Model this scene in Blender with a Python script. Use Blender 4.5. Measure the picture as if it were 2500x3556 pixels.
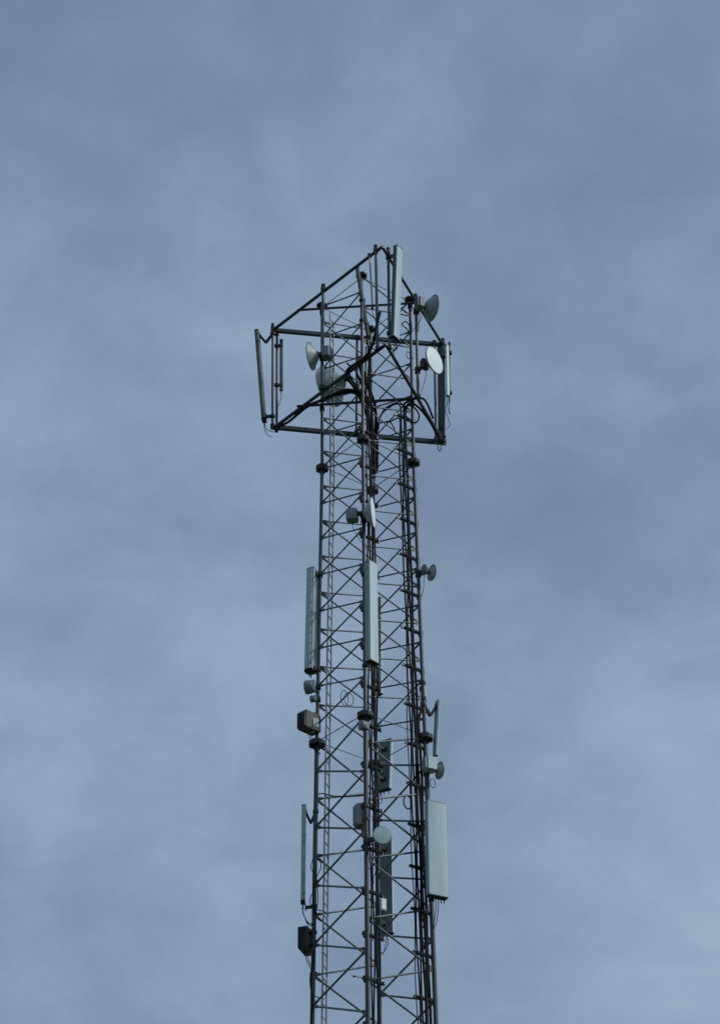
import bpy, math, random
from math import radians as R, cos, sin, pi, sqrt
from mathutils import Vector as V, Matrix

random.seed(11)
for _o in list(bpy.data.objects):
    bpy.data.objects.remove(_o)
scene = bpy.context.scene
col = scene.collection

# ------------------------------------------------------------------ camera
FPX, ELEV, ROLL, CAMZ = 8412.4, R(32.6305), R(-0.5059), 1.6      # focal length in photo pixels (2500 x 3556)
FW = V((0, cos(ELEV), sin(ELEV))); UP = V((0, -sin(ELEV), cos(ELEV))); RT = V((1, 0, 0))
_r = RT * cos(ROLL) + UP * sin(ROLL)
_u = UP * cos(ROLL) - RT * sin(ROLL)
cam = bpy.data.cameras.new('camera'); camo = bpy.data.objects.new('camera', cam); col.objects.link(camo)
m = Matrix((_r, _u, -FW)).transposed().to_4x4(); m.translation = V((0, 0, CAMZ))
camo.matrix_world = m
cam.sensor_fit = 'VERTICAL'; cam.sensor_height = 24.0; cam.lens = FPX / 3556 * 24.0
cam.clip_start = 0.5; cam.clip_end = 20000
scene.camera = camo

# ------------------------------------------------------------------ sun, sky, exposure
SUN_AZ, SUN_EL = R(-12), R(38)
to_sun = V((cos(SUN_AZ) * cos(SUN_EL), sin(SUN_AZ) * cos(SUN_EL), sin(SUN_EL)))
sl = bpy.data.lights.new('sun', 'SUN'); sl.energy = 2.2; sl.angle = R(8); sl.color = (1.0, 1.0, 0.99)
so = bpy.data.objects.new('sun', sl); so.rotation_euler = to_sun.to_track_quat('Z', 'Y').to_euler(); so.location = (0, 0, 80)
col.objects.link(so)

w = bpy.data.worlds.new('World'); scene.world = w; w.use_nodes = True
nt = w.node_tree; nt.nodes.clear(); N = nt.nodes.new; LK = nt.links.new
def math_node(op, a=None, b=None, clamp=False):
    n = N('ShaderNodeMath'); n.operation = op; n.use_clamp = clamp
    for i, x in enumerate((a, b)):
        if x is None: continue
        if isinstance(x, (int, float)): n.inputs[i].default_value = x
        else: LK(x, n.inputs[i])
    return n.outputs[0]
tc = N('ShaderNodeTexCoord')
def cloud_noise(scale, detail, rough, dist, rot, stretch, off):
    mp = N('ShaderNodeMapping'); mp.inputs['Rotation'].default_value = (0, R(rot), 0); mp.inputs['Scale'].default_value = (1, 1, stretch)
    mp.inputs['Location'].default_value = (off, off * .37, off * .11)
    LK(tc.outputs['Generated'], mp.inputs[0])
    n = N('ShaderNodeTexNoise'); n.inputs['Scale'].default_value = scale; n.inputs['Detail'].default_value = detail
    n.inputs['Roughness'].default_value = rough; n.inputs['Distortion'].default_value = dist
    LK(mp.outputs[0], n.inputs['Vector']); return n.outputs['Fac']
n1 = cloud_noise(6.8, 5, .54, .35, 8, 1.4, 97.2)
n2 = cloud_noise(18.0, 6, .56, .4, 14, 1.6, 47.7)
n3 = cloud_noise(3.4, 2, .5, .1, 0, 1.2, 25.6)
mixv = math_node('ADD', math_node('ADD', math_node('MULTIPLY', n1, .40), math_node('MULTIPLY', n2, .22)), math_node('MULTIPLY', n3, .38))
sep = N('ShaderNodeSeparateXYZ'); LK(tc.outputs['Generated'], sep.inputs[0])
# the deck is thicker overhead and thins to paler haze towards the horizon, all the way round
mixv = math_node('ADD', mixv, math_node('MULTIPLY', math_node('SUBTRACT', .50, math_node('MAXIMUM', sep.outputs[2], .15)), .30))
ramp = N('ShaderNodeValToRGB'); LK(mixv, ramp.inputs[0]); cr = ramp.color_ramp; cr.interpolation = 'B_SPLINE'
cr.elements[0].position = .30; cr.elements[0].color = (.148, .203, .310, 1)
cr.elements[1].position = .72; cr.elements[1].color = (.380, .510, .630, 1)
e = cr.elements.new(.45); e.color = (.216, .291, .422, 1)
e = cr.elements.new(.58); e.color = (.304, .405, .553, 1)
sky = N('ShaderNodeTexSky'); sky.sky_type = 'NISHITA'; sky.sun_disc = False
sky.sun_elevation = SUN_EL; sky.sun_rotation = R(102); sky.air_density = 1.2; sky.dust_density = 1.5
bg1 = N('ShaderNodeBackground'); bg1.inputs[1].default_value = .08; LK(sky.outputs[0], bg1.inputs[0])
bg2 = N('ShaderNodeBackground'); bg2.inputs[1].default_value = 1.0; LK(ramp.outputs[0], bg2.inputs[0])
mx = N('ShaderNodeMixShader'); mx.inputs[0].default_value = .93
LK(bg1.outputs[0], mx.inputs[1]); LK(bg2.outputs[0], mx.inputs[2])
ow = N('ShaderNodeOutputWorld'); LK(mx.outputs[0], ow.inputs[0])

vs = scene.view_settings
vs.view_transform = 'Standard'; vs.look = 'None'; vs.exposure = 0; vs.gamma = 1; vs.use_curve_mapping = False
scene.render.engine = 'CYCLES'

# ------------------------------------------------------------------ materials
def material(name, c, rough=.6, metal=0.0, var=.15, scale=6.0, c2=None, streak=False, bump=0.0, spec=.4, spots=0.0, rnd=0.0):
    mt = bpy.data.materials.new(name); mt.use_nodes = True
    t = mt.node_tree; b = t.nodes['Principled BSDF']
    b.inputs['Roughness'].default_value = rough; b.inputs['Metallic'].default_value = metal
    b.inputs['Specular IOR Level'].default_value = spec
    g = t.nodes.new('ShaderNodeTexCoord'); mp = t.nodes.new('ShaderNodeMapping')
    if streak: mp.inputs['Scale'].default_value = (1, 1, .12)
    t.links.new(g.outputs['Object'], mp.inputs[0])
    n = t.nodes.new('ShaderNodeTexNoise'); n.inputs['Scale'].default_value = scale; n.inputs['Detail'].default_value = 5
    n.inputs['Roughness'].default_value = .6
    t.links.new(mp.outputs[0], n.inputs['Vector'])
    rp = t.nodes.new('ShaderNodeValToRGB'); t.links.new(n.outputs['Fac'], rp.inputs[0])
    d = c2 or tuple(x * (1 - 2.2 * var) for x in c)
    rp.color_ramp.elements[0].position = .32; rp.color_ramp.elements[0].color = (*d, 1)
    rp.color_ramp.elements[1].position = .62; rp.color_ramp.elements[1].color = (*c, 1)
    outc = rp.outputs[0]
    if spots:
        v = t.nodes.new('ShaderNodeTexNoise'); v.inputs['Scale'].default_value = scale * 4.3; v.inputs['Detail'].default_value = 3
        t.links.new(g.outputs['Object'], v.inputs['Vector'])
        r2 = t.nodes.new('ShaderNodeValToRGB'); t.links.new(v.outputs['Fac'], r2.inputs[0])
        r2.color_ramp.elements[0].position = .60; r2.color_ramp.elements[0].color = (0, 0, 0, 1)
        r2.color_ramp.elements[1].position = .74; r2.color_ramp.elements[1].color = (spots, spots, spots, 1)
        mm = t.nodes.new('ShaderNodeMixRGB'); t.links.new(r2.outputs[0], mm.inputs[0]); t.links.new(outc, mm.inputs[1])
        mm.inputs[2].default_value = (c[0] * .5, c[1] * .48, c[2] * .46, 1); outc = mm.outputs[0]
    if rnd:
        oi = t.nodes.new('ShaderNodeObjectInfo'); mr_ = t.nodes.new('ShaderNodeMapRange'); t.links.new(oi.outputs['Random'], mr_.inputs[0])
        mr_.inputs[3].default_value = 1 - rnd; mr_.inputs[4].default_value = 1 + rnd
        hv = t.nodes.new('ShaderNodeHueSaturation'); t.links.new(mr_.outputs[0], hv.inputs['Value']); t.links.new(outc, hv.inputs['Color']); outc = hv.outputs[0]
    t.links.new(outc, b.inputs['Base Color'])
    if bump:
        bp = t.nodes.new('ShaderNodeBump'); bp.inputs['Strength'].default_value = bump; bp.inputs['Distance'].default_value = .01
        t.links.new(n.outputs['Fac'], bp.inputs['Height']); t.links.new(bp.outputs[0], b.inputs['Normal'])
    return mt
M = {}
M['steel'] = material('weathered_galvanised_steel', (.054, .071, .080), .45, 0, .16, 9, streak=True, bump=.15, spots=.5, rnd=.2)
M['brace'] = material('galvanised_bracing', (.122, .160, .178), .45, 0, .14, 9, bump=.12, spots=.45, rnd=.38)
M['joint'] = material('bolted_joint_plate', (.135, .155, .165), .6, 0, .2, 14, c2=(.075, .070, .066), bump=.2, rnd=.4)
M['beam'] = material('head_frame_steel', (.045, .059, .067), .5, 0, .15, 8, bump=.15, spots=.5)
M['pole'] = material('mounting_pole_steel', (.088, .115, .130), .45, 0, .14, 9, streak=True, bump=.1, spots=.4, rnd=.25)
M['dark'] = material('dark_bolted_steel', (.042, .047, .050), .7, 0, .2, 14, bump=.2)
M['radome'] = material('pale_grey_radome', (.41, .535, .57), .5, 0, .09, 3, streak=True, spots=.3, rnd=.06)
M['radome_grey'] = material('weathered_grey_radome', (.28, .37, .40), .55, 0, .1, 4, streak=True, spots=.3, rnd=.12)
M['radome_dark'] = material('charcoal_antenna_back', (.096, .108, .116), .6, 0, .12, 5, streak=True)
M['back_grey'] = material('slate_antenna_back', (.20, .245, .275), .55, 0, .14, 4, streak=True, spots=.4, rnd=.12)
M['alu'] = material('dull_aluminium', (.33, .36, .37), .45, .5, .1, 8, bump=.05)
M['white'] = material('white_dish_cover', (.70, .80, .82), .5, 0, .04, 5, spots=.1)
M['dish'] = material('grey_painted_dish', (.34, .395, .42), .5, 0, .08, 6, spots=.3, rnd=.1)
M['box'] = material('grey_equipment_housing', (.26, .29, .31), .55, 0, .1, 6, spots=.3)
M['boxdark'] = material('dark_radio_housing', (.068, .074, .078), .6, .1, .18, 9)
M['cable'] = material('black_cable_sheath', (.008, .011, .014), .7, 0, .2, 12, spec=.15)
M['ladder'] = material('pale_ladder_steel', (.34, .36, .375), .5, .3, .12, 9, bump=.08)
M['grass'] = material('grass_ground', (.075, .10, .035), .95, 0, .2, .6, c2=(.05, .065, .028), bump=.4, spots=.4)
M['concrete'] = material('concrete', (.33, .32, .30), .9, 0, .12, 3, bump=.3)

# ------------------------------------------------------------------ mesh helpers
class MB:
    def __init__(s): s.v = []; s.f = []; s.sm = []
    def add(s, vs, fs, smooth=False):
        o = len(s.v); s.v += [V(p) for p in vs]; s.f += [tuple(i + o for i in f) for f in fs]; s.sm += [smooth] * len(fs); return s
    def prism(s, prof, z0, z1, mat=None, smooth=False, prof1=None):
        """profile of (x, y) extruded along z, through matrix"""
        n = len(prof); p1 = prof1 or prof
        vs = [V((x, y, z0)) for x, y in prof] + [V((x, y, z1)) for x, y in p1]
        if mat is not None: vs = [mat @ p for p in vs]
        s.add(vs, [(i, (i + 1) % n, (i + 1) % n + n, i + n) for i in range(n)], smooth)
        s.add(vs, [tuple(range(n))[::-1], tuple(range(n, 2 * n))], False); return s
    def box(s, c, size, mat=None, ch=0.0):
        c = V(c); a, b, h = [x / 2 for x in size]
        if ch:
            pr = [(c.x + x, c.y + y) for x, y in ((a, -b + ch), (a, b - ch), (a - ch, b), (-a + ch, b), (-a, b - ch), (-a, -b + ch), (-a + ch, -b), (a - ch, -b))]
        else:
            pr = [(c.x + x, c.y + y) for x, y in ((a, -b), (a, b), (-a, b), (-a, -b))]
        return s.prism(pr, c.z - h, c.z + h, mat)
    def tube(s, pts, r, n=8, smooth=True, cap=True):
        pts = [V(p) for p in pts]
        t0 = (pts[1] - pts[0]).normalized()
        a = t0.orthogonal().normalized(); rings = []
        for i, p in enumerate(pts):
            t = (pts[min(i + 1, len(pts) - 1)] - pts[max(i - 1, 0)]).normalized()
            a = (a - t * a.dot(t)).normalized(); b = t.cross(a)
            rr = r[i] if isinstance(r, (list, tuple)) else r
            rings.append([p + (a * cos(2 * pi * k / n) + b * sin(2 * pi * k / n)) * rr for k in range(n)])
        vs = [q for rg in rings for q in rg]; fs = []
        for i in range(len(pts) - 1):
            for k in range(n):
                fs.append((i * n + k, i * n + (k + 1) % n, (i + 1) * n + (k + 1) % n, (i + 1) * n + k))
        s.add(vs, fs, smooth)
        if cap:
            m_ = len(vs); s.add(vs, [tuple(range(n))[::-1], tuple(range(m_ - n, m_))], False)
        return s
    def bar(s, a, b, wd, ht, ref=V((0, 0, 1))):
        """rectangular bar a-b; ht along ref"""
        a, b = V(a), V(b); t = (b - a).normalized(); x = t.cross(ref).normalized(); u = x.cross(t)
        x = x * wd / 2; u = u * ht / 2
        s.add([a - x - u, a + x - u, a + x + u, a - x + u, b - x - u, b + x - u, b + x + u, b - x + u],
              [(3, 2, 1, 0), (4, 5, 6, 7), (0, 1, 5, 4), (1, 2, 6, 5), (2, 3, 7, 6), (3, 0, 4, 7)]); return s
    def lathe_x(s, prof, n=28, off=V((0, 0, 0)), smooth=True):
        """profile of (x, r) turned about local X"""
        vs = []; k = len(prof)
        for j in range(n):
            a = 2 * pi * j / n
            for x, r in prof: vs.append(V((x, r * cos(a), r * sin(a))) + off)
        fs = []
        for j in range(n):
            j2 = (j + 1) % n
            for i in range(k - 1):
                fs.append((j * k + i, j * k + i + 1, j2 * k + i + 1, j2 * k + i))
        return s.add(vs, fs, smooth)
    def build(s, name, mat, parent=None, inv=None):
        vs = [inv @ p for p in s.v] if inv is not None else s.v
        me = bpy.data.meshes.new(name); me.from_pydata([tuple(p) for p in vs], [], s.f); me.update()
        me.polygons.foreach_set('use_smooth', s.sm)
        me.materials.append(M[mat]); o = bpy.data.objects.new(name, me); col.objects.link(o)
        if parent is not None: o.parent = parent
        return o

def tag(o, label, cat, group=None, kind=None):
    if label: o['label'] = label
    if cat: o['category'] = cat
    if group: o['group'] = group
    if kind: o['kind'] = kind
    return o
def thing(name, label, cat, mat, group=None):
    o = bpy.data.objects.new(name, None); o.empty_display_size = .1; col.objects.link(o); o.matrix_world = mat
    tag(o, label, cat, group); o_inv = mat.inverted(); return o, o_inv
def smooth_path(pts, k=6):
    pts = [V(p) for p in pts]; q = [pts[0] * 2 - pts[1]] + pts + [pts[-1] * 2 - pts[-2]]; out = []
    for i in range(1, len(q) - 2):
        for j in range(k):
            t = j / k; a, b, c, d = q[i - 1], q[i], q[i + 1], q[i + 2]
            out.append(.5 * ((2 * b) + (c - a) * t + (2 * a - 5 * b + 4 * c - d) * t * t + (3 * b - a - 3 * c + d) * t ** 3))
    return out + [pts[-1]]
def ray(px, py):
    a, b = px - 1250, py - 1778
    u = a * cos(ROLL) + b * sin(ROLL); v = -a * sin(ROLL) + b * cos(ROLL)
    return FW * FPX + RT * u - UP * v
def at(px, py, Y): d = ray(px, py); return V((0, 0, CAMZ)) + d * (Y / d.y)          # photo pixel at ground distance Y
def atz(px, py, Z): d = ray(px, py); return V((0, 0, CAMZ)) + d * ((Z - CAMZ) / d.z)  # photo pixel at height Z
def azv(a): return V((cos(R(a)), sin(R(a)), 0))

# ------------------------------------------------------------------ ground
g = MB(); S_ = 6000
g.add([(-S_, -S_, 0), (S_, -S_, 0), (S_, S_, 0), (-S_, S_, 0)], [(0, 1, 2, 3)])
tag(g.build('ground', 'grass'), 'rough grass field round the foot of the lattice mast', None, kind='structure')

# ------------------------------------------------------------------ lattice tower
TX, TY, PSI = .1994, 49.0144, R(-5.6736)
ZT = 39.3288; ZF1, ZF2 = ZT - 5, ZT - 12.5
H2 = 1.39
ZF3 = ZF2 - H2 * 7.5
ANG = {'L': PSI + pi, 'M': PSI - pi / 2, 'R': PSI, 'B': PSI + pi / 2}
def rad(z):
    ks = [(0., 1.85), (ZF3, 1.36), (ZF2, 1.2296), (ZF1, 1.1167), (ZT, 1.122)]
    for (a, ra), (b, rb) in zip(ks, ks[1:]):
        if z <= b: return ra + (rb - ra) * (z - a) / (b - a)
    return 1.122
def leg(n, z):
    return V((TX + rad(z) * cos(ANG[n]), TY + rad(z) * sin(ANG[n]), z))
BASE = V((TX, TY, 0))
tower, TI = thing('lattice_tower', 'tall square steel lattice tower with zigzag bracing carrying all the antennas', 'tower', Matrix.Translation(BASE))
BOLTS, RIBS = MB(), MB()
for n in 'LMRB':
    for za, zb, r in ((.12, ZF3, .062), (ZF3, ZF2, .052), (ZF2, ZF1, .043), (ZF1, ZT + .05, .040)):
        MB().tube([leg(n, za), leg(n, zb)], r, 14).build('leg', 'steel', tower, TI)
    for zf, rr in ((ZF3, .2), (ZF2, .195), (ZF1, .162), (ZT, .15)):
        c = leg(n, zf)
        for dz in (-.030, .020) if zf < ZT else (-.030,):
            pr = [(rr * cos(k * pi / 4 + .39), rr * sin(k * pi / 4 + .39)) for k in range(8)]
            MB().prism(pr, -.022, .022, Matrix.Translation(c + V((0, 0, dz)))).build('flange_plate', 'dark', tower, TI)
        for k in range(8):
            a = k * pi / 4 + .39; d = V((cos(a), sin(a), 0))
            BOLTS.tube([c + d * rr * .8 + V((0, 0, -.09)), c + d * rr * .8 + V((0, 0, .07 if zf < ZT else .01))], .016, 6)
        for k in range(4):
            a = k * pi / 2 + .1; d = V((cos(a), sin(a), 0)); t_ = V((-sin(a), cos(a), 0)) * .006
            for sg in (-1, 1) if zf < ZT else (-1,):
                z0 = -.053 if sg < 0 else .043
                p = [c + d * .045 + V((0, 0, z0)), c + d * rr * .93 + V((0, 0, z0)), c + d * .045 + V((0, 0, z0 + sg * .11))]
                RIBS.add([q + t_ for q in p] + [q - t_ for q in p], [(0, 1, 2), (5, 4, 3), (0, 3, 4, 1), (1, 4, 5, 2), (2, 5, 3, 0)])
BOLTS.build('flange_bolts', 'dark', tower, TI)['kind'] = 'stuff'; RIBS.build('flange_ribs', 'dark', tower, TI)['kind'] = 'stuff'
def brace(a, za, b, zb, r):
    A, B = leg(a, za), leg(b, zb); t = (B - A).normalized()
    A2, B2 = A + t * .10, B - t * .10
    MB().tube([A + t * .15, B - t * .15], r, 8).build('brace', 'brace', tower, TI)
    hor = (B - A); hor.z = 0; nrm = V((hor.y, -hor.x, 0)).normalized()
    up = nrm.cross(t).normalized()
    for p, d in ((A, 1), (B, -1)):
        q = MB(); s_ = t * d
        w0, w1 = r * 1.9, r * 1.35; th = nrm * .006
        P = [p + s_ * .03 - up * w0, p + s_ * .21 - up * w1, p + s_ * .21 + up * w1, p + s_ * .03 + up * w0]
        q.add([x + th for x in P] + [x - th for x in P], [(0, 1, 2, 3), (7, 6, 5, 4), (0, 4, 5, 1), (1, 5, 6, 2), (2, 6, 7, 3), (3, 7, 4, 0)])
        for bx in (.07, .13):
            c = p + s_ * bx; q.tube([c - nrm * .02, c + nrm * .02], .011, 6)
        q.build('bolted_end', 'joint', tower, TI)
ring = ['L', 'M', 'R', 'B']
def bays(z0, h, count, r, first_up=True, ztop=None, zbot=None):
    """zigzag lacing: the first leg of each face holds the nodes at z0 - k h, the next leg half a bay off"""
    for i in range(4):
        a, b = ring[i], ring[(i + 1) % 4]
        for k in range(count + 1):
            z = z0 - k * h
            for dz in (h / 2, -h / 2):
                if z + dz > ztop + .01 or z + dz < zbot - .01 or z > ztop + .01 or z < zbot - .01: continue
                brace(a, z, b, z + dz, r)
bays(ZT - .05, .99, 5, .0185, ztop=ZT, zbot=ZF1)
bays(ZF1 - 0.02, 1.0, 8, .0195, ztop=ZF1, zbot=ZF2)
bays(ZF2 - H2 / 2, H2, 8, .0235, ztop=ZF2, zbot=ZF3)
H3 = 2.1
bays(ZF3 - H3 / 2, H3, 8, .027, ztop=ZF3, zbot=.2)
for z in (ZF1 + .05, ZF2 + .05, ZF3 + .05, ZT - .09):
    for i in range(4):
        a, b = leg(ring[i], z), leg(ring[(i + 1) % 4], z); t = (b - a).normalized()
        MB().tube([a + t * .03, b - t * .03], .011, 7).build('plan_strut', 'brace', tower, TI)
for n in 'LMRB':
    c = leg(n, .06)
    pd = MB().prism([(.45, -.45), (.45, .45), (-.45, .45), (-.45, -.45)], -.3, .09, Matrix.Translation(V((c.x, c.y, .05)))).build('foundation', 'concrete')
    pd['kind'] = 'structure'
    MB().prism([(.2, -.2), (.2, .2), (-.2, .2), (-.2, -.2)], -.02, .02, Matrix.Translation(V((c.x, c.y, .162)))).build('base_plate', 'dark', tower, TI)

# ------------------------------------------------------------------ head frame (triangle of tubes at two heights)
ZH = at(1283, 1181, 50.30).z; ZB = at(1283, 1512, 50.30).z
HL, HR, HN = atz(948, 1147, ZH), atz(1537, 1198, ZH), atz(1327, 857, ZH)
BL, BR_, BN = atz(954, 1484, ZB), atz(1540, 1537, ZB), atz(1340, 1196, ZB)
frame, FI = thing('antenna_head_frame', 'triangular steel tube frame clamped round the top of the tower', 'frame', Matrix.Translation(V((TX, TY, ZB))))
def fbar(name, a, b, r, mat='beam', n=12): return MB().tube([a, b], r, n).build(name, mat, frame, FI)
def sqbar(name, a, b, s, mat='beam'): return MB().bar(a, b, s, s).build(name, mat, frame, FI)
def ext(a, b, d0, d1): t = (b - a).normalized(); return a - t * d0, b + t * d1
sqbar('far_beam', *ext(HL, HR, .05, .06), .095); sqbar('far_beam', *ext(BL, BR_, .1, .06), .10)
fbar('side_beam', *ext(HL, HN, -.06, .03), .042); fbar('side_beam', *ext(HR, HN, -.05, .02), .036)
fbar('side_beam', *ext(BL, BN, -.06, .03), .045); fbar('side_beam', *ext(BR_, BN, -.05, .02), .042)
cH = (atz(1032, 1077, ZH), atz(1446, 1052, ZH)); cB = (atz(1031, 1411, ZB), atz(1462, 1382, ZB))
fbar('cross_beam', *cH, .032); fbar('cross_beam', *cB, .036)
def clamp_at(p, s=.06, h=.12):
    return MB().box(p, (s * 2, s * 2, h), None, s * .5).build('clamp', 'dark', frame, FI)
for z, cc in ((ZH, cH), (ZB, cB)):
    for n in 'LR':
        p = leg(n, z); t = (cc[1] - cc[0]).normalized(); q = cc[0] + t * (p - cc[0]).dot(t)
        MB().bar(p, q, .09, .05).build('clamp', 'dark', frame, FI); clamp_at(p, .062, .09)
    p = leg('B', z); a = HL if z == ZH else BL; b_ = HR if z == ZH else BR_
    t = (b_ - a).normalized(); q = a + t * (p - a).dot(t); MB().bar(p, q, .1, .06).build('clamp', 'dark', frame, FI)
POLES = {}
def mpole(key, top, bot, r, zt=.12, zb=.1, mat='pole', cap=True):
    a, b = V(bot), V(top); t = (b - a).normalized(); a, b = a - t * zb, b + t * zt
    o = MB().tube([a, b], r, 12).build('mounting_pole', mat, frame, FI); POLES[key] = (a, b)
    if cap: MB().tube([b - t * .03, b + t * .035], r * 1.35, 10).build('pole_cap', 'dark', frame, FI)
    for z in (ZH, ZB):
        if a.z - .3 < z < b.z + .3:
            k = (z - a.z) / (b.z - a.z); clamp_at(a + (b - a) * k, r * 1.6, .1)
    return o
def pole_at(key, z):
    if key in 'LMRB' and len(key) == 1: return leg(key, z)
    a, b = POLES[key]; k = (z - a.z) / (b.z - a.z); return a + (b - a) * k
near = V((0, -.075, 0))
mpole('corner_left', HL + V((.0, -.06, 0)), atz(947, 1484, ZB) + V((0, -.06, 0)), .034)
mpole('corner_left2', atz(962, 1158, ZH) + V((0, .02, 0)), atz(961, 1488, ZB) + V((0, .02, 0)), .032, .02, .1, cap=False)
mpole('left_side', atz(1123, 1012, ZH) + near, atz(1118, 1352, ZB) + near, .042, .12, .02)
mpole('near_left', atz(1305, 876, ZH) + near, atz(1311, 1217, ZB) + near, .037, .12, -.05)
mpole('near_right', atz(1348, 888, ZH) + near, atz(1352, 1212, ZB) + near, .036, .15, -.03)
mpole('right_side', atz(1443, 1046, ZH) + near, atz(1452, 1383, ZB) + near, .040, .12, .06)
mpole('far_mid', atz(1240, 1178, ZH) + near, atz(1238, 1506, ZB) + near, .035, -.02, .05, mat='beam', cap=False)
mpole('corner_right', HR + V((0, -.06, 0)), BR_ + V((0, -.06, 0)), .036)
mpole('corner_right2', atz(1508, 1196, ZH) + near, atz(1513, 1533, ZB) + near, .034, .02, .12, cap=False)
mpole('corner_right3', at(1560, 1196, 50.5), at(1561, 1392, 50.5), .018, 0, 0, mat='beam', cap=False)
# dangling U-bolt under the right corner
ub = at(1526, 1548, 50.4)
MB().tube(smooth_path([ub + V((-.04, 0, .05)), ub + V((-.035, 0, -.10)), ub + V((0, 0, -.16)), ub + V((.035, 0, -.10)), ub + V((.04, 0, .05))]), .012, 6).build('u_bolt', 'dark', frame, FI)

# ------------------------------------------------------------------ panel antennas
def orient(origin, zaxis, az):
    z = zaxis.normalized(); x = azv(az); x = (x - z * x.dot(z)).normalized(); y = z.cross(x)
    mt = Matrix((x, y, z)).transposed().to_4x4(); mt.translation = origin; return mt
def round_front(x0, x1, hw, rr, n=5):
    pr = [(x0, -hw)]
    pr += [(x1 - rr + rr * sin(a), -hw + rr - rr * cos(a)) for a in [pi / 2 * k / n for k in range(n + 1)]]
    pr += [(x1 - rr + rr * cos(a), hw - rr + rr * sin(a)) for a in [pi / 2 * k / n for k in range(n + 1)]]
    pr += [(x0, hw)]; return pr
def panel(label, top, bot, Y, az, wd, dp, pole=None, mats=('radome', 'alu'), rounding=.4, brackets=(.88, .1), ports=3, clips=0, vtilt=False, name='panel_antenna', group=None, jumpers=0, arm=.03, seam=-.12):
    Y0, Y1 = Y if isinstance(Y, tuple) else (Y, Y); P1, P0 = at(*top, Y1), at(*bot, Y0); Lh = (P1 - P0).length
    mt = orient(P0, P1 - P0, az); o, inv = thing(name, label, 'antenna', mt, group)
    xm = dp * seam
    MB().prism(round_front(xm, dp / 2, wd / 2, dp * rounding), .02, Lh - .02, None, True).build('radome', mats[0], o)
    MB().box(((xm - .004 - dp / 2) / 2, 0, Lh / 2), (dp / 2 + xm - .004, wd * .965, Lh - .05), None, .008).build('back_tray', mats[1], o)
    for z0, z1 in ((0, .022), (Lh - .022, Lh)):
        MB().prism(round_front(-dp / 2 - .003, dp / 2 + .004, wd / 2 + .004, dp * rounding), z0, z1).build('end_cap', mats[1] if z0 else 'dark', o)
    for k in range(ports):
        y = (k - (ports - 1) / 2) * wd * .7 / max(ports - 1, 1) if ports > 1 else 0
        MB().tube([(0, y, .0), (0, y, -.06)], .014, 8).build('connector', 'dark', o)
        MB().tube([(0, y, -.05), (0, y, -.12)], .010, 8).build('connector_boot', 'cable', o)
    for k in range(clips):
        z = Lh * (.05 + .9 * k / (clips - 1))
        for sg in (-1, 1):
            MB().box((xm, sg * (wd / 2 + .003), z), (.028, .010, .016)).build('clip', 'boxdark', o)
    if pole:
        for bi, fz in enumerate(brackets):
            q = mt @ V((-dp / 2, 0, Lh * fz)); pp = pole_at(pole, q.z)
            if vtilt and bi == 0:
                mid = (q + pp) / 2 + V((0, 0, -.26)); b = MB()
                for sg in (-.03, .03):
                    of = (mt.to_3x3() @ V((0, sg, 0)))
                    b.bar(q + of, mid + of, .014, .05); b.bar(mid + of, pp + of, .014, .05)
                b.build('tilt_bracket', 'dark', o, inv)
            else:
                b = MB(); sd = mt.to_3x3() @ V((0, .035, 0))
                b.bar(q + sd, pp + sd, .012, .05); b.bar(q - sd, pp - sd, .012, .05); b.build('bracket', 'dark', o, inv)
            MB().box((-dp / 2 - .012, 0, Lh * fz), (.024, min(.12, wd * .8), .10)).build('bracket_plate', 'dark', o)
            MB().box(pp, (.13, .13, .07), None, .04).build('pole_clamp', 'dark', o, inv)
    for k in range(jumpers):
        y = (k - (jumpers - 1) / 2) * .06; q = mt @ V((0, y, -.1)); pp = pole_at(pole, q.z - .45) + V((.02 * k, -.06, 0)) if pole else q + V((.3, 0, -.4))
        pts = smooth_path([q, q + V((0, 0, -.12)), q * .55 + pp * .45 + V((0, 0, -.16 - .05 * k)), pp])
        MB().tube(pts, .009, 6).build('jumper_cable', 'cable', o, inv)
    return o, mt, Lh
panel('slim dark panel antenna leaning outward at the far left corner of the head frame', (893, 1153), (917, 1460), 49.85, 172, .26, .105, 'corner_left', ('radome_dark', 'back_grey'), ports=2, brackets=(.96, .04), vtilt=True, clips=7, jumpers=1)
panel('short narrow dark antenna just right of the left corner pole of the head frame', (977, 1180), (977, 1356), 50.0, 100, .085, .06, 'corner_left2', ('radome_dark', 'radome_dark'), ports=1, jumpers=1)
panel('long pale rounded panel antenna at the very top of the mast', (1382, 861), (1371, 1178), 46.62, -33, .25, .13, 'near_right', ('radome', 'radome_dark'), ports=4, brackets=(.93, .06), jumpers=2, seam=.2, rounding=.22)
panel('wide dark panel antenna seen from behind at the right corner of the head frame', (1532, 1206), (1535, 1520), 50.52, 62, .20, .07, 'corner_right', ('radome_grey', 'radome_dark'), ports=2, seam=-.35)
panel('short white panel antenna, outermost on the right corner of the head frame', (1552, 1198), (1555, 1376), 50.42, -62, .085, .05, 'corner_right3', ('white', 'radome_grey'), ports=2, jumpers=2)
panel('slim dark antenna tilted inward beside the top of the near tower leg', (1240, 930), (1278, 1170), (48.12, 47.72), -168, .11, .085, 'M', ('radome_dark', 'back_grey'), ports=1, brackets=(.52, .18))
panel('long grey panel antenna with seam clips mounted left of the tower at mid height', (1083, 1980), (1075, 2333), 49.1, 160, .30, .225, 'L', ('radome', 'radome'), ports=4, clips=10, brackets=(.95, .02), seam=-.36, rounding=.55)
panel('long pale panel antenna covering the near tower leg at mid height', (1288, 1956), (1292, 2303), 47.55, -42, .285, .17, 'M', ('radome', 'radome_grey'), ports=5, brackets=(.95, .03), seam=.22, rounding=.14)
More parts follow.
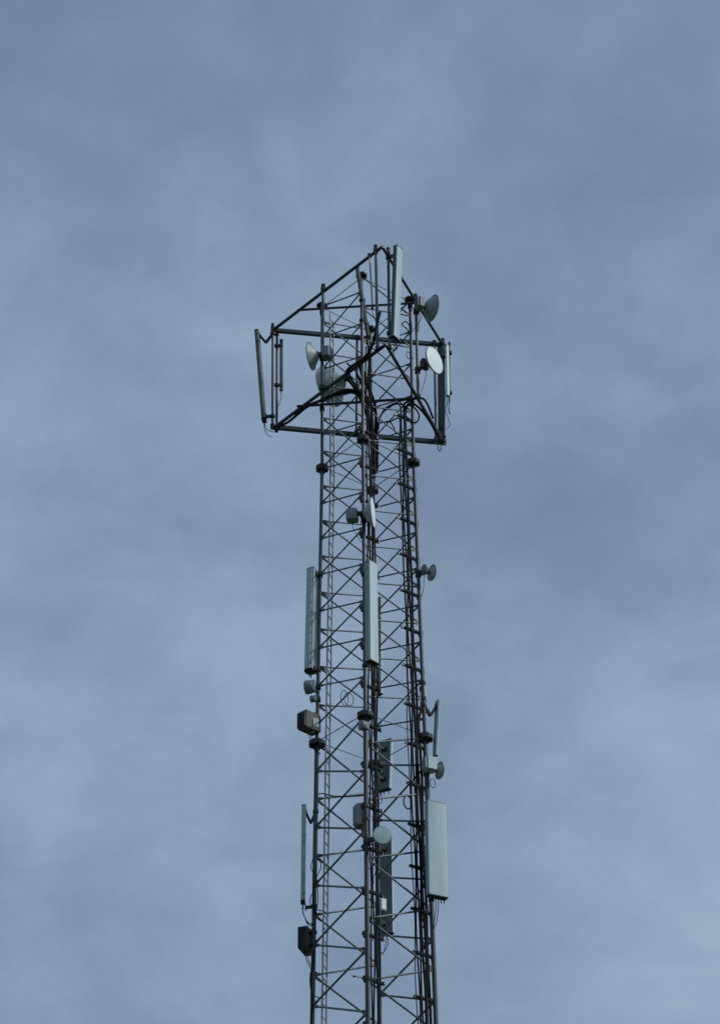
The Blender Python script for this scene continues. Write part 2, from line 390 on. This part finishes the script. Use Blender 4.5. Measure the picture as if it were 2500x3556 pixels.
panel('dark backed panel antenna half hidden behind the long pale panel at mid height', (1311, 2080), (1311, 2415), 50.42, 50, .26, .10, 'B', ('radome', 'back_grey'), ports=3, seam=-.4, rounding=.2)
panel('short wide dark panel antenna seen from behind below the middle flange joint', (1341, 2572), (1335, 2746), 50.5, 55, .34, .115, 'B', ('radome', 'back_grey'), ports=3, brackets=(.8, .2), seam=-.42, rounding=.2)
panel('long thin grey panel antenna standing edge-on left of the lower tower', (1056, 2801), (1052, 3135), 49.2, 179, .24, .095, 'L', ('radome_grey', 'radome_grey'), ports=2, brackets=(.93, -.05), vtilt=True, jumpers=3)
panel('short slim pale antenna leaning away from the right leg on a folded bracket', (1520, 2434), (1511, 2628), 48.95, 30, .14, .055, 'R', ('radome', 'radome_grey'), ports=2, brackets=(.9, -.05), vtilt=True, seam=-.35, rounding=.2)
panel('large broad pale panel antenna at lower right, the biggest on the tower', (1511, 2788), (1517, 3117), 48.45, -64, .47, .17, 'R', ('radome', 'radome_grey'), rounding=.14, ports=6, brackets=(.9, .06), jumpers=2, seam=.28)
panel('long dark panel antenna seen from behind the small round dish in the lower tower', (1339, 2914), (1343, 3246), 50.55, 66, .33, .09, 'B', ('radome', 'back_grey'), ports=3, jumpers=2, seam=-.4, rounding=.2)
panel('very small white flat antenna clamped behind the right leg above the middle flange', (1467, 2391), (1470, 2441), 49.15, 35, .19, .05, 'R', ('white', 'white'), ports=1, brackets=(1.02, -.05))

# short sensor rod on the near leg near the bottom of the picture
p0, p1 = leg('M', at(1268, 3398, 47.7).z), at(1230, 3391, 47.72)
o, inv = thing('sensor_rod', 'short thin rod with a dark tip poking left from the near leg at the bottom', 'sensor', Matrix.Translation(p0))
MB().tube([p0, p1], .009, 8).build('rod', 'dark', o, inv)
MB().tube([p1 + V((.03, 0, 0)), p1 + V((-.03, 0, .008))], .022, 8).build('tip', 'boxdark', o, inv)
MB().box(p0, (.14, .14, .08), None, .04).build('leg_clamp', 'dark', o, inv)
# slim rod antenna hanging from the near side beam
p1, p0 = atz(1283, 890, ZH) + V((0, -.05, .06)), at(1293, 1062, atz(1283, 890, ZH).y + .0)
o, inv = thing('rod_antenna', 'thin pale rod antenna hanging beside the near corner poles of the head frame', 'antenna', Matrix.Translation(p0))
MB().tube([p0, p1], .022, 10).build('rod', 'alu', o, inv)
MB().box(p1 + V((0, .03, -.06)), (.10, .13, .09), None, .03).build('clamp', 'pole', o, inv)
MB().tube([p0 + V((0, 0, .03)), p0 + V((.0, 0, -.09))], .03, 8).build('ferrule', 'dark', o, inv)
MB().tube(smooth_path([p0 + V((0, 0, -.08)), p0 + V((0, 0, -.2)), p0 + V((.05, .1, -.32)), p0 + V((.12, .4, -.34))]), .008, 6).build('cable_tail', 'cable', o, inv)

# ------------------------------------------------------------------ dishes
def dish(label, rim, Y, az, diam, depth, pole, tilt=0, radio=(.26, .26, .13), shift=(0, 0, 0), mats=('dish', 'white', 'box'), group=None, radio_gap=.05, poledz=0, cable=True, conical=False, rnd=False):
    C = at(*rim, Y); x = azv(az) * cos(R(tilt)) + V((0, 0, sin(R(tilt)))); z = V((0, 0, 1)); z = (z - x * z.dot(x)).normalized()
    y = z.cross(x); mt = Matrix((x, y, z)).transposed().to_4x4(); mt.translation = C
    o, inv = thing('dish_antenna', label, 'dish', mt, group)
    r = diam / 2; hub = .07 if diam > .5 else .05
    pr = []
    for i in range(9):
        k = i / 8; rr = r + (hub - r) * k
        pr.append((-depth * (1 - (rr / r) ** (1.25 if conical else 1.7)) * 1.0, rr))
    inner = [(a + .012, max(b - .01, .01)) for a, b in pr][::-1]
    MB().lathe_x(pr + [(-depth - .005, .01)]).build('reflector', mats[0], o)
    MB().lathe_x([(-.022, r + .001), (-.022, r + .012), (.008, r + .012), (.012, r + .004), (.012, r - .012), (0, r - .012)], 36).build('rim', mats[0], o)
    MB().lathe_x([(.013 + .03 * diam * (1 - (q / 5) ** 2), (r - .008) * q / 5) for q in range(6)][::1], 36).build('radome_cover', mats[1], o)
    MB().lathe_x([(-depth - radio_gap - .01, .0), (-depth - radio_gap - .01, hub * .75), (-depth + .03, hub * .95)], 16).build('hub', 'dark', o)
    a, b, c = radio; s = V(shift); xc = -depth - radio_gap - c / 2
    if c > 0:
        ro = (MB().lathe_x([(xc - c / 2, .001), (xc - c / 2, a * .46), (xc - c * .3, a * .5), (xc + c * .35, a * .5), (xc + c / 2, a * .4), (xc + c / 2, .001)], 22, s) if rnd else MB().box((xc + s.x, s.y, s.z), (c, a, b), None, .025)).build('radio_unit', mats[2], o)
        f = MB()
        for k in range(0 if rnd else 7): f.box((xc + s.x - c / 2 - .014, s.y + (k - 3) * a * .12, s.z), (.03, .007, b * .86))
        if not rnd: f.build('cooling_fins', mats[2], ro)
        MB().tube([(xc + s.x, s.y + a * .2, s.z - b / 2), (xc + s.x, s.y + a * .2, s.z - b / 2 - .05)], .013, 8).build('gland', 'dark', ro)
    h = mt @ V((-depth - radio_gap * .4, 0, 0)); pp = pole_at(pole, h.z + poledz)
    MB().bar(h, pp, .06, .09).build('mount_arm', 'dark', o, inv)
    MB().box(pp, (.14, .14, .16), None, .04).build('pole_clamp', 'dark', o, inv)
    if cable:
        q = mt @ V((xc + s.x, s.y + a * .2, s.z - b / 2 - .04)); e = pole_at(pole, q.z - .55) + V((.05, -.05, 0))
        MB().tube(smooth_path([q, q + V((0, 0, -.13)), (q + e) / 2 + V((0, 0, -.14)), e]), .007, 6).build('cable_tail', 'cable', o, inv)
    return o
dish('grey dish facing left from the left side pole of the head frame, seen from behind', (1079, 1237), 48.15, 163, .70, .24, 'left_side', radio=(.27, .28, .2), shift=(-.02, -.03, .02), conical=True, mats=('dish', 'white', 'back_grey'))
dish('largest dish, behind the ladder and crossing beams of the head frame', (1144, 1342), 50.1, 143, 1.10, .52, 'far_mid', radio=(0, 0, 0), radio_gap=.1, cable=False, conical=True)
dish('bright white dish face turned to the right below the grey dish of the head frame', (1508, 1251), 48.2, -36, .70, .2, 'right_side', radio=(.22, .24, .12), mats=('dish', 'white', 'boxdark'), radio_gap=.03)
dish('grey dish with boxy radio at the upper right of the head frame', (1502, 1071), 48.5, 27, .70, .25, 'right_side', radio=(.27, .28, .16), radio_gap=.02, shift=(0, .02, .04), mats=('dish', 'white', 'box'))
dish('dish facing right in front of the near leg, grey radio to its left', (1294, 1779), 47.55, -9, .69, .25, 'M', radio=(.25, .28, .24), radio_gap=.1, shift=(0, 0, -.04), conical=True, mats=('dish', 'white', 'back_grey'))
dish('small round dish with drum radio standing out from the right leg above mid height', (1501, 1989), 48.85, 30, .38, .1, 'R', radio=(.25, .22, .11), radio_gap=.03, shift=(0, .02, .05), rnd=True)
dish('small round dish with white radio box beneath the folded bracket on the right leg', (1528, 2676), 48.8, 28, .38, .1, 'R', radio=(.26, .30, .26), radio_gap=.0, shift=(-.02, .02, .1), mats=('dish', 'white', 'radome'))
dish('small pale round dish facing the viewer on the near leg of the lower tower', (1327, 2900), 47.45, -78, .385, .1, 'M', tilt=-4, radio=(.2, .2, .1), mats=('dish', 'radome', 'boxdark'), poledz=0)

# ------------------------------------------------------------------ radio boxes
def cabinet(name, label, c, Y, az, size, pole, mat='boxdark', fins='x', wedge=0.0, top_slope=0.0, cat='radio unit'):
    """size = (along az, across, height)"""
    P = at(*c, Y); mt = orient(P, V((0, 0, 1)), az); o, inv = thing(name, label, cat, mt)
    a, b, h = size; b2 = MB()
    pr = [(a / 2, -b / 2), (a / 2, b / 2), (-a / 2, b / 2), (-a / 2, -b / 2)]
    pc = [(x * .96, y * .96) for x, y in pr]
    b2.prism(pc, -h / 2 - .0, -h / 2 + .02, None, False, pr); b2.prism(pr, -h / 2 + .02, h / 2 - .02); b2.prism(pr, h / 2 - .02, h / 2, None, False, pc)
    b2.build('housing', mat, o)
    f = MB(); n = 9
    for k in range(n):
        f.box((a / 2 + .018, (k - (n - 1) / 2) * b / (n + .5), 0), (.036, .008, h * .9))
    f.build('cooling_fins', mat, o)
    MB().box((-a / 2 - .015, 0, 0), (.03, b * .5, h * .7)).build('mounting_plate', 'alu', o)
    for k in range(4):
        y = (k - 1.5) * b * .2
        MB().tube([(-a * .1, y, -h / 2), (-a * .1, y, -h / 2 - .05)], .012, 8).build('connector', 'alu', o)
    if mat == 'boxdark':
        MB().box((-a * .22, b / 2 + .008, -h * .05), (a * .22, .016, h * .5)).build('connector_panel', 'radome', o)
        MB().box((-a * .02, b / 2 + .008, -h * .1), (a * .08, .016, h * .5)).build('connector_panel', 'alu', o)
    hd = MB().tube(smooth_path([(-a * .2, -b * .3, h / 2), (-a * .2, -b * .3, h / 2 + .05), (-a * .2, b * .3, h / 2 + .05), (-a * .2, b * .3, h / 2)]), .010, 6).build('handle', 'dark', o)
    for dz in (-.3, .3):
        q = mt @ V((-a / 2, 0, h * dz)); pp = pole_at(pole, q.z)
        MB().bar(q, pp, .05, .05).build('bracket', 'dark', o, inv); MB().box(pp, (.14, .14, .06), None, .04).build('pole_clamp', 'dark', o, inv)
    for k in range(2):
        q = mt @ V((-a * .1, (k - .5) * b * .2, -h / 2 - .04)); e = pole_at(pole, q.z - .5) + V((.06 + .03 * k, -.03, 0))
        MB().tube(smooth_path([q, q + V((0, 0, -.1)), (q + e) / 2 + V((0, 0, -.12)), e]), .009, 6).build('jumper_cable', 'cable', o, inv)
    return o
cabinet('radio_unit', 'big dark finned radio box on the left leg just above the middle flange', (1074, 2510), 49.0, -135, (.46, .28, .43), 'L')
cabinet('radio_unit', 'dark tapering radio box on the left leg at the bottom of the picture', (1064, 3268), 49.25, -108, (.50, .22, .50), 'L')
cabinet('equipment_box', 'tall grey equipment box left of the near leg above the small pale dish', (1254, 2833), 47.9, -160, (.24, .22, .50), 'M', 'box', cat='box')
# drum shaped units on the left leg and at the near flange
def drum(label, c, Y, az, r, ln, pole, mat='back_grey', back='radome'):
    P = at(*c, Y); mt = orient(P, V((0, 0, 1)), az); o, inv = thing('drum_unit', label, 'radio unit', mt)
    MB().lathe_x([(-ln / 2, .001), (-ln / 2, r * .8), (-ln * .35, r * .92), (ln * .35, r), (ln / 2, r * .97), (ln / 2 + r * .12, r * .6), (ln / 2 + r * .16, .001)], 24).build('housing', mat, o)
    MB().box((-ln / 2 - .03, 0, 0), (.05, r * 1.3, r * 1.5)).build('back_plate', back, o)
    q = mt @ V((-ln / 2 - .03, 0, 0)); pp = pole_at(pole, q.z)
    MB().bar(q, pp, .05, .07).build('bracket', 'dark', o, inv); MB().box(pp, (.14, .14, .1), None, .04).build('pole_clamp', 'dark', o, inv)
drum('grey drum shaped unit on the left leg right under the clip-seamed panel', (1075, 2386), 49.1, 165, .165, .19, 'L')
drum('tiny grey drum unit on the left leg between the larger drum and dark box', (1086, 2427), 49.1, 165, .085, .1, 'L')
drum('grey canister tucked beside the near leg below its middle flange', (1260, 2520), 47.75, -150, .12, .12, 'M', 'back_grey', 'back_grey')
# white junction box in the lower cable run
P = at(1330, 3142, 47.95); o, inv = thing('junction_box', 'small white junction box beside the cables on the lower near leg', 'box', orient(P, V((0, 0, 1)), -62))
MB().box((0, 0, 0), (.07, .14, .26), None, .012).build('housing', 'white', o); MB().box((.04, 0, 0), (.012, .12, .22), None, .01).build('lid', 'white', o)
MB().tube([(0, 0, -.13), (0, 0, -.2)], .014, 8).build('gland', 'dark', o)

# ------------------------------------------------------------------ ladder
def lad(z, k):
    p = leg('L', min(z, ZT)); return V((p.x + .245 - .042 + .084 * k, p.y + .02 + .33 * k, z))
LZ0, LZ1 = .15, at(1145, 1095, 49.25).z
o, LI = thing('climbing_ladder', 'narrow pale climbing ladder running up inside the left side of the tower', 'ladder', Matrix.Translation(V((lad(0.15, .5).x, lad(.15, .5).y, 0))))
for k in (0, 1):
    MB().tube([lad(z, k) for z in (LZ0, ZF3, ZF2, ZF1, LZ1)], .020, 8).build('stringer', 'ladder', o, LI)
rg = None; z = LZ0 + .2
while z < LZ1 - .1:
    a, b = lad(z, 0), lad(z, 1); mid = (a + b) / 2
    if rg is None:
        rg = MB().tube([a - mid, b - mid], .013, 6).build('rung', 'ladder', o); q = rg
    else:
        q = rg.copy(); col.objects.link(q)
    q.location = LI @ mid; z += .29
z = ZF3 + .4
while z < LZ1:
    a = lad(z, .5); p = leg('L', z); MB().bar(a, p, .03, .012).build('ladder_bracket', 'dark', o, LI); z += 2.0

# ------------------------------------------------------------------ cable trays on the near and right legs
mr = (leg('R', 30) - leg('M', 30)); mr.z = 0; mr.normalize()
inw = V((TX, TY, 0)) - (leg('R', 30) + leg('M', 30)) / 2; inw.z = 0; inw.normalize()
def tray(label, key, sgn, z0, z1, length, back):
    o, inv = thing('cable_tray', label, 'cable tray', Matrix.Translation(leg(key, z1)))
    z = z0
    while z > z1:
        p = leg(key, z) + inw * .045; d = mr * sgn
        MB().bar(p - d * back, p + d * length, .035, .05).build('crossbar', 'steel', o, inv)
        MB().bar(p - d * back + V((0, 0, .012)) , p + d * (length - .02) + V((0, 0, .012)), .006, .075).build('clip_rail', 'dark', o, inv)
        MB().box(p - inw * .02 - d * .02, (.11, .11, .13), None, .03).build('leg_clamp', 'dark', o, inv)
        for k in range(5):
            c = p + d * (.12 + .075 * k) - inw * .05
            MB().box(c, (.05, .05, .06), None, .01).build('cable_clip', 'dark', o, inv)
        z -= 1.0
tray('row of cable crossbars fixed to the near leg of the tower', 'M', 1, ZT - 4.72, ZF2 - 8.6, .50, .10)
tray('row of cable crossbars fixed to the right leg of the tower', 'R', -1, ZT - 3.78, ZF2 - 8.6, .56, .04)
CABLE_Z0 = .3
def feeder(label, key, sgn, off, ztop, r, group, tail=(), sway=.018, name='feeder_cable'):
    def pt(z): return leg(key, z) + mr * sgn * (off + sway * sin(z * 2.1 + off * 40)) - inw * (.012 + sway * .6 * cos(z * 1.7 + off * 9))
    pts = []; z = CABLE_Z0
    while z < ztop - .25: pts.append(pt(z)); z += .5
    pts.append(pt(ztop)); pts = smooth_path(pts + [V(t) for t in tail], 2 if not tail else 3)
    o = MB().tube(pts, r, 7).build(name, 'cable', None)
    return tag(o, label, 'cable', group)
gM, gR = 'cables clipped to the near leg', 'cables clipped to the right leg'
feeder('black feeder cable nearest to the near leg, first in its cable run', 'M', 1, .10, ZT - 2.2, .018, gM)
feeder('black feeder cable on the near leg run, second from the leg', 'M', 1, .175, ZT - 1.9, .020, gM, [at(1290, 1330, 48.4), at(1262, 1290, 48.3)])
feeder('black feeder cable on the near leg run, third from the leg', 'M', 1, .25, ZT - 2.3, .022, gM, [at(1270, 1340, 48.4), at(1236, 1290, 48.3), at(1205, 1262, 48.0)])
feeder('black feeder cable on the near leg run, farthest from the leg', 'M', 1, .32, ZT - 4.3, .018, gM)
feeder('thick black feeder cable closest to the right leg in its cable run', 'R', -1, .235, ZT - 3.55, .030, gR, [at(1425, 1400, 48.8), at(1455, 1416, 49.1), at(1490, 1460, 49.6), at(1520, 1515, 50.2), at(1532, 1532, 50.3)])
feeder('thick black feeder cable second from the right leg in its cable run', 'R', -1, .30, ZT - 3.45, .028, gR, [at(1415, 1396, 48.7), at(1440, 1385, 48.7), at(1468, 1384, 48.8), at(1486, 1408, 49.2), at(1503, 1452, 49.8)])
feeder('black feeder cable third from the right leg in its cable run', 'R', -1, .375, ZT - 3.6, .020, gR, [at(1380, 1400, 48.6), at(1345, 1420, 48.5), at(1320, 1445, 48.4), at(1314, 1490, 48.35)])
feeder('black feeder cable fourth from the right leg in its cable run', 'R', -1, .45, ZT - 3.9, .020, gR, [at(1355, 1464, 48.5), at(1330, 1466, 48.5), at(1306, 1474, 48.4)])
feeder('thin black feeder cable standing apart, farthest left in the right leg run', 'R', -1, .52, ZF2 + .6, .012, gR, [leg('R', ZF2 + .9) - mr * .42 + inw * .05, leg('R', ZF2 + 1.05) - mr * .2 + inw * .05, leg('R', ZF2 + 1.0)])
feeder('thick black feeder cable running only from the middle flange down the right leg', 'R', -1, .17, ZF2 + .3, .032, gR, [leg('R', ZF2 + .55) - mr * .13, leg('R', ZF2 + .75) - mr * .03])

def loose(label, pts, r, cat='cable', name='loose_cable', k=7):
    o = MB().tube(smooth_path(pts, k), r, 7).build(name, 'cable', None); return tag(o, label, cat)
A = at
loose('thick black cable sagging along the lower left beam to the left corner', [A(1300, 1420, 48.3), A(1262, 1385, 48.1), A(1225, 1364, 48.0), A(1180, 1368, 48.0), A(1118, 1390, 48.4), A(1068, 1412, 48.8), A(1030, 1442, 49.2), A(1000, 1466, 49.5), A(968, 1482, 49.75)], 0.033)
loose('black cable arching over the big dish beside the thicker sagging cable', [A(1298, 1430, 48.25), A(1256, 1368, 48.05), A(1215, 1356, 47.95), A(1170, 1364, 47.98), A(1120, 1386, 48.38), A(1072, 1407, 48.75), A(1025, 1440, 49.2)], 0.025)
loose('black cable looping down from the near end of the lower left beam', [A(1338, 1198, 46.5), A(1290, 1232, 46.9), A(1235, 1262, 47.3), A(1206, 1285, 47.5), A(1207, 1310, 47.6), A(1225, 1340, 47.8), A(1250, 1385, 48.0), A(1272, 1440, 48.2), A(1286, 1500, 48.3)], 0.030)
loose('black cable running beside the near looping cable down to the near leg', [A(1330, 1206, 46.5), A(1280, 1242, 46.9), A(1222, 1272, 47.3), A(1213, 1300, 47.5), A(1238, 1345, 47.8), A(1262, 1400, 48.1), A(1284, 1460, 48.2), A(1295, 1520, 48.3)], 0.027)
loose('dark cable hanging from the near corner poles of the head frame', [A(1320, 1083, 46.6), A(1312, 1112, 46.6), A(1304, 1150, 46.65), A(1297, 1185, 46.7), A(1282, 1222, 46.85), A(1262, 1246, 47.05)], 0.033)
loose('black cable dropping through the tower behind the near leg top', [A(1246, 1262, 48.3), A(1262, 1320, 48.4), A(1285, 1360, 48.45), A(1300, 1400, 48.45), A(1308, 1470, 48.4), A(1310, 1560, 48.4), A(1309, 1640, 48.4)], 0.035)
loose('black coiled cable loop beside the right leg inside the head frame', [A(1404, 1424, 48.75), A(1412, 1410, 48.75), A(1428, 1410, 48.75), A(1446, 1424, 48.7), A(1455, 1444, 48.7), A(1450, 1462, 48.7), A(1436, 1468, 48.72), A(1420, 1456, 48.8), A(1404, 1440, 48.85)], 0.021)
loose('thin arching cable left of the coiled loop under the lower cross beam', [A(1312, 1500, 48.5), A(1318, 1455, 48.5), A(1335, 1420, 48.5), A(1362, 1403, 48.55), A(1395, 1392, 48.6), A(1422, 1388, 48.7)], 0.015)
loose('thin cable curl poking out from the right leg beside the long top panel', [A(1424, 1160, 48.8), A(1412, 1142, 48.8), A(1396, 1128, 48.8), A(1398, 1122, 48.8), A(1410, 1117, 48.8), A(1420, 1130, 48.8)], 0.015)
loose('thin grey cable loop under the connectors of the long top panel', [A(1358, 1198, 46.6), A(1362, 1212, 46.6), A(1374, 1216, 46.6), A(1380, 1206, 46.6), A(1377, 1192, 46.6)], .010)
loose('thin cable hanging in waves below the white panel at the right corner', [A(1556, 1382, 50.4), A(1561, 1394, 50.4), A(1550, 1403, 50.4), A(1547, 1425, 50.4), A(1556, 1452, 50.4), A(1562, 1476, 50.4), A(1552, 1486, 50.4)], .008)
loose('thin cable curve under the left corner of the head frame', [A(918, 1466, 49.85), A(922, 1484, 49.85), A(935, 1496, 49.85), A(955, 1500, 49.85), A(964, 1494, 49.85)], .009)
def coil(label, c, Y, rx, rz, az, r=.008):
    P = at(*c, Y); d = azv(az); pts = [P + d * rx * cos(t) + V((0, 0, rz * sin(t))) for t in [2 * pi * i / 18 for i in range(19)]]
    return loose(label, pts, r, name='cable_coil', k=3)
coil('larger thin cable coil hanging inside the tower above the middle flange', (1196, 2424), 49.9, .11, .20, 40)
coil('smaller thin cable coil overlapping the larger coil above the middle flange', (1211, 2428), 49.85, .125, .17, 30)
coil('black cable loop beside the top of the biggest lower right panel', (1415, 2786), 48.6, .10, .16, 30, .016)
coil('thin cable loop hanging below the small dish with the white radio', (1502, 2720), 48.7, .06, .11, 20, .008)
coil('small cable loop behind the near leg beside the tall grey box', (1318, 2770), 48.4, .07, .14, 40, .009)
loose('thin dark cable sagging level from the left leg to the near leg', [A(1106, 2757, 49.1), A(1125, 2756, 49.0), A(1150, 2763, 48.7), A(1190, 2767, 48.3), A(1230, 2765, 48.0), A(1268, 2762, 47.75)], .014)
for i, (x0, x1, lb) in enumerate(((1086, 1098, 'leftmost'), (1100, 1092, 'middle'), (1112, 1100, 'rightmost'))):
    loose('tangled black jumper cable around the left leg of the lower tower, %s of three' % lb, [A(x0, 2985, 49.0), A(x0 - 6 + 4 * i, 3015, 48.98), A(x1, 3045, 48.98), A(x1 + 5 - 7 * i, 3090, 48.98), A(1104 - 14 * i, 3130, 49.0), A(1096, 3180, 49.02)], .010)
loose('black cable bundle climbing the outside of the left leg at the bottom edge', [A(1082, 3560, 49.1), A(1084, 3470, 49.1), A(1078, 3400, 49.1), A(1086, 3350, 49.1), A(1090, 3300, 49.1)], .022)

loose('thick dark cable bundle bending in behind the near leg under the frame, left strand', [A(1240, 1300, 48.2), A(1258, 1340, 48.35), A(1276, 1385, 48.45), A(1290, 1430, 48.45), A(1294, 1500, 48.4), A(1293, 1590, 48.35), A(1292, 1660, 48.35)], .030)
loose('thick dark cable bundle bending in behind the near leg under the frame, right strand', [A(1262, 1290, 48.2), A(1280, 1345, 48.35), A(1297, 1388, 48.45), A(1304, 1440, 48.45), A(1303, 1510, 48.4), A(1301, 1580, 48.35), A(1300, 1660, 48.35)], .032)
loose('dark cable crossing the big dish from the left side pole to the near leg', [A(1122, 1392, 48.35), A(1160, 1366, 48.1), A(1205, 1352, 48.0), A(1244, 1362, 48.05), A(1272, 1400, 48.2), A(1284, 1470, 48.3), A(1288, 1560, 48.3)], .022)
loose('thin cable running from the near corner down the right lower beam', [A(1345, 1205, 46.5), A(1384, 1270, 47.3), A(1432, 1352, 48.5), A(1462, 1400, 49.0), A(1500, 1468, 49.8), A(1526, 1518, 50.25)], .016)
loose('thin cable arching between the two trays under the lower cross beam', [A(1302, 1476, 48.4), A(1325, 1468, 48.4), A(1350, 1464, 48.5), A(1366, 1482, 48.55), A(1376, 1505, 48.6), A(1395, 1502, 48.7), A(1428, 1490, 48.85)], .016)
loose('thin cable loop left of the thin arching cable under the cross beam', [A(1310, 1530, 48.45), A(1312, 1480, 48.45), A(1328, 1436, 48.5), A(1352, 1412, 48.5), A(1384, 1404, 48.6), A(1412, 1412, 48.75)], .012)
loose('small cable ring on the right leg below the long top panel', [A(1424, 1226, 48.8), A(1414, 1222, 48.78), A(1411, 1234, 48.78), A(1419, 1246, 48.78), A(1428, 1240, 48.8), A(1436, 1246, 48.7)], .009)
loose('thin cable sagging from the right leg to the white dish radio', [A(1424, 1290, 48.85), A(1436, 1284, 48.7), A(1450, 1272, 48.5), A(1462, 1262, 48.35)], .008)
loose('thin cable from the upper right dish radio back to the right leg', [A(1462, 1084, 48.45), A(1460, 1110, 48.5), A(1446, 1132, 48.6), A(1430, 1152, 48.8)], .008)
rr = random.Random(5)
for i, where in enumerate(('uppermost', 'second highest', 'third highest', 'fourth highest', 'second lowest', 'lowest')):
    y0 = (2330, 2520, 2690, 2800, 2960, 3160)[i]; y1 = y0 + 110
    loose('wavy thin cable tail dangling beside the near leg cables, %s of six' % where, [A(1300 + rr.uniform(-6, 14), y0, 47.85), A(1306 + rr.uniform(-10, 16), y0 + 22, 47.85), A(1296 + rr.uniform(-8, 22), y0 + 52, 47.85), A(1304 + rr.uniform(-10, 14), y0 + 84, 47.87), A(1294 + rr.uniform(-4, 8), y1, 47.9)], .009)
for i, where in enumerate(('upper', 'middle', 'lower')):
    y0 = (2860, 2960, 3180)[i]
    loose('thin cable twisting between right leg and its thick cables, %s of three' % where, [A(1462, y0, 48.8), A(1470 + rr.uniform(-6, 6), y0 + 30, 48.75), A(1460 + rr.uniform(-6, 6), y0 + 62, 48.75), A(1472, y0 + 100, 48.8), A(1466, y0 + 140, 48.8)], .010)
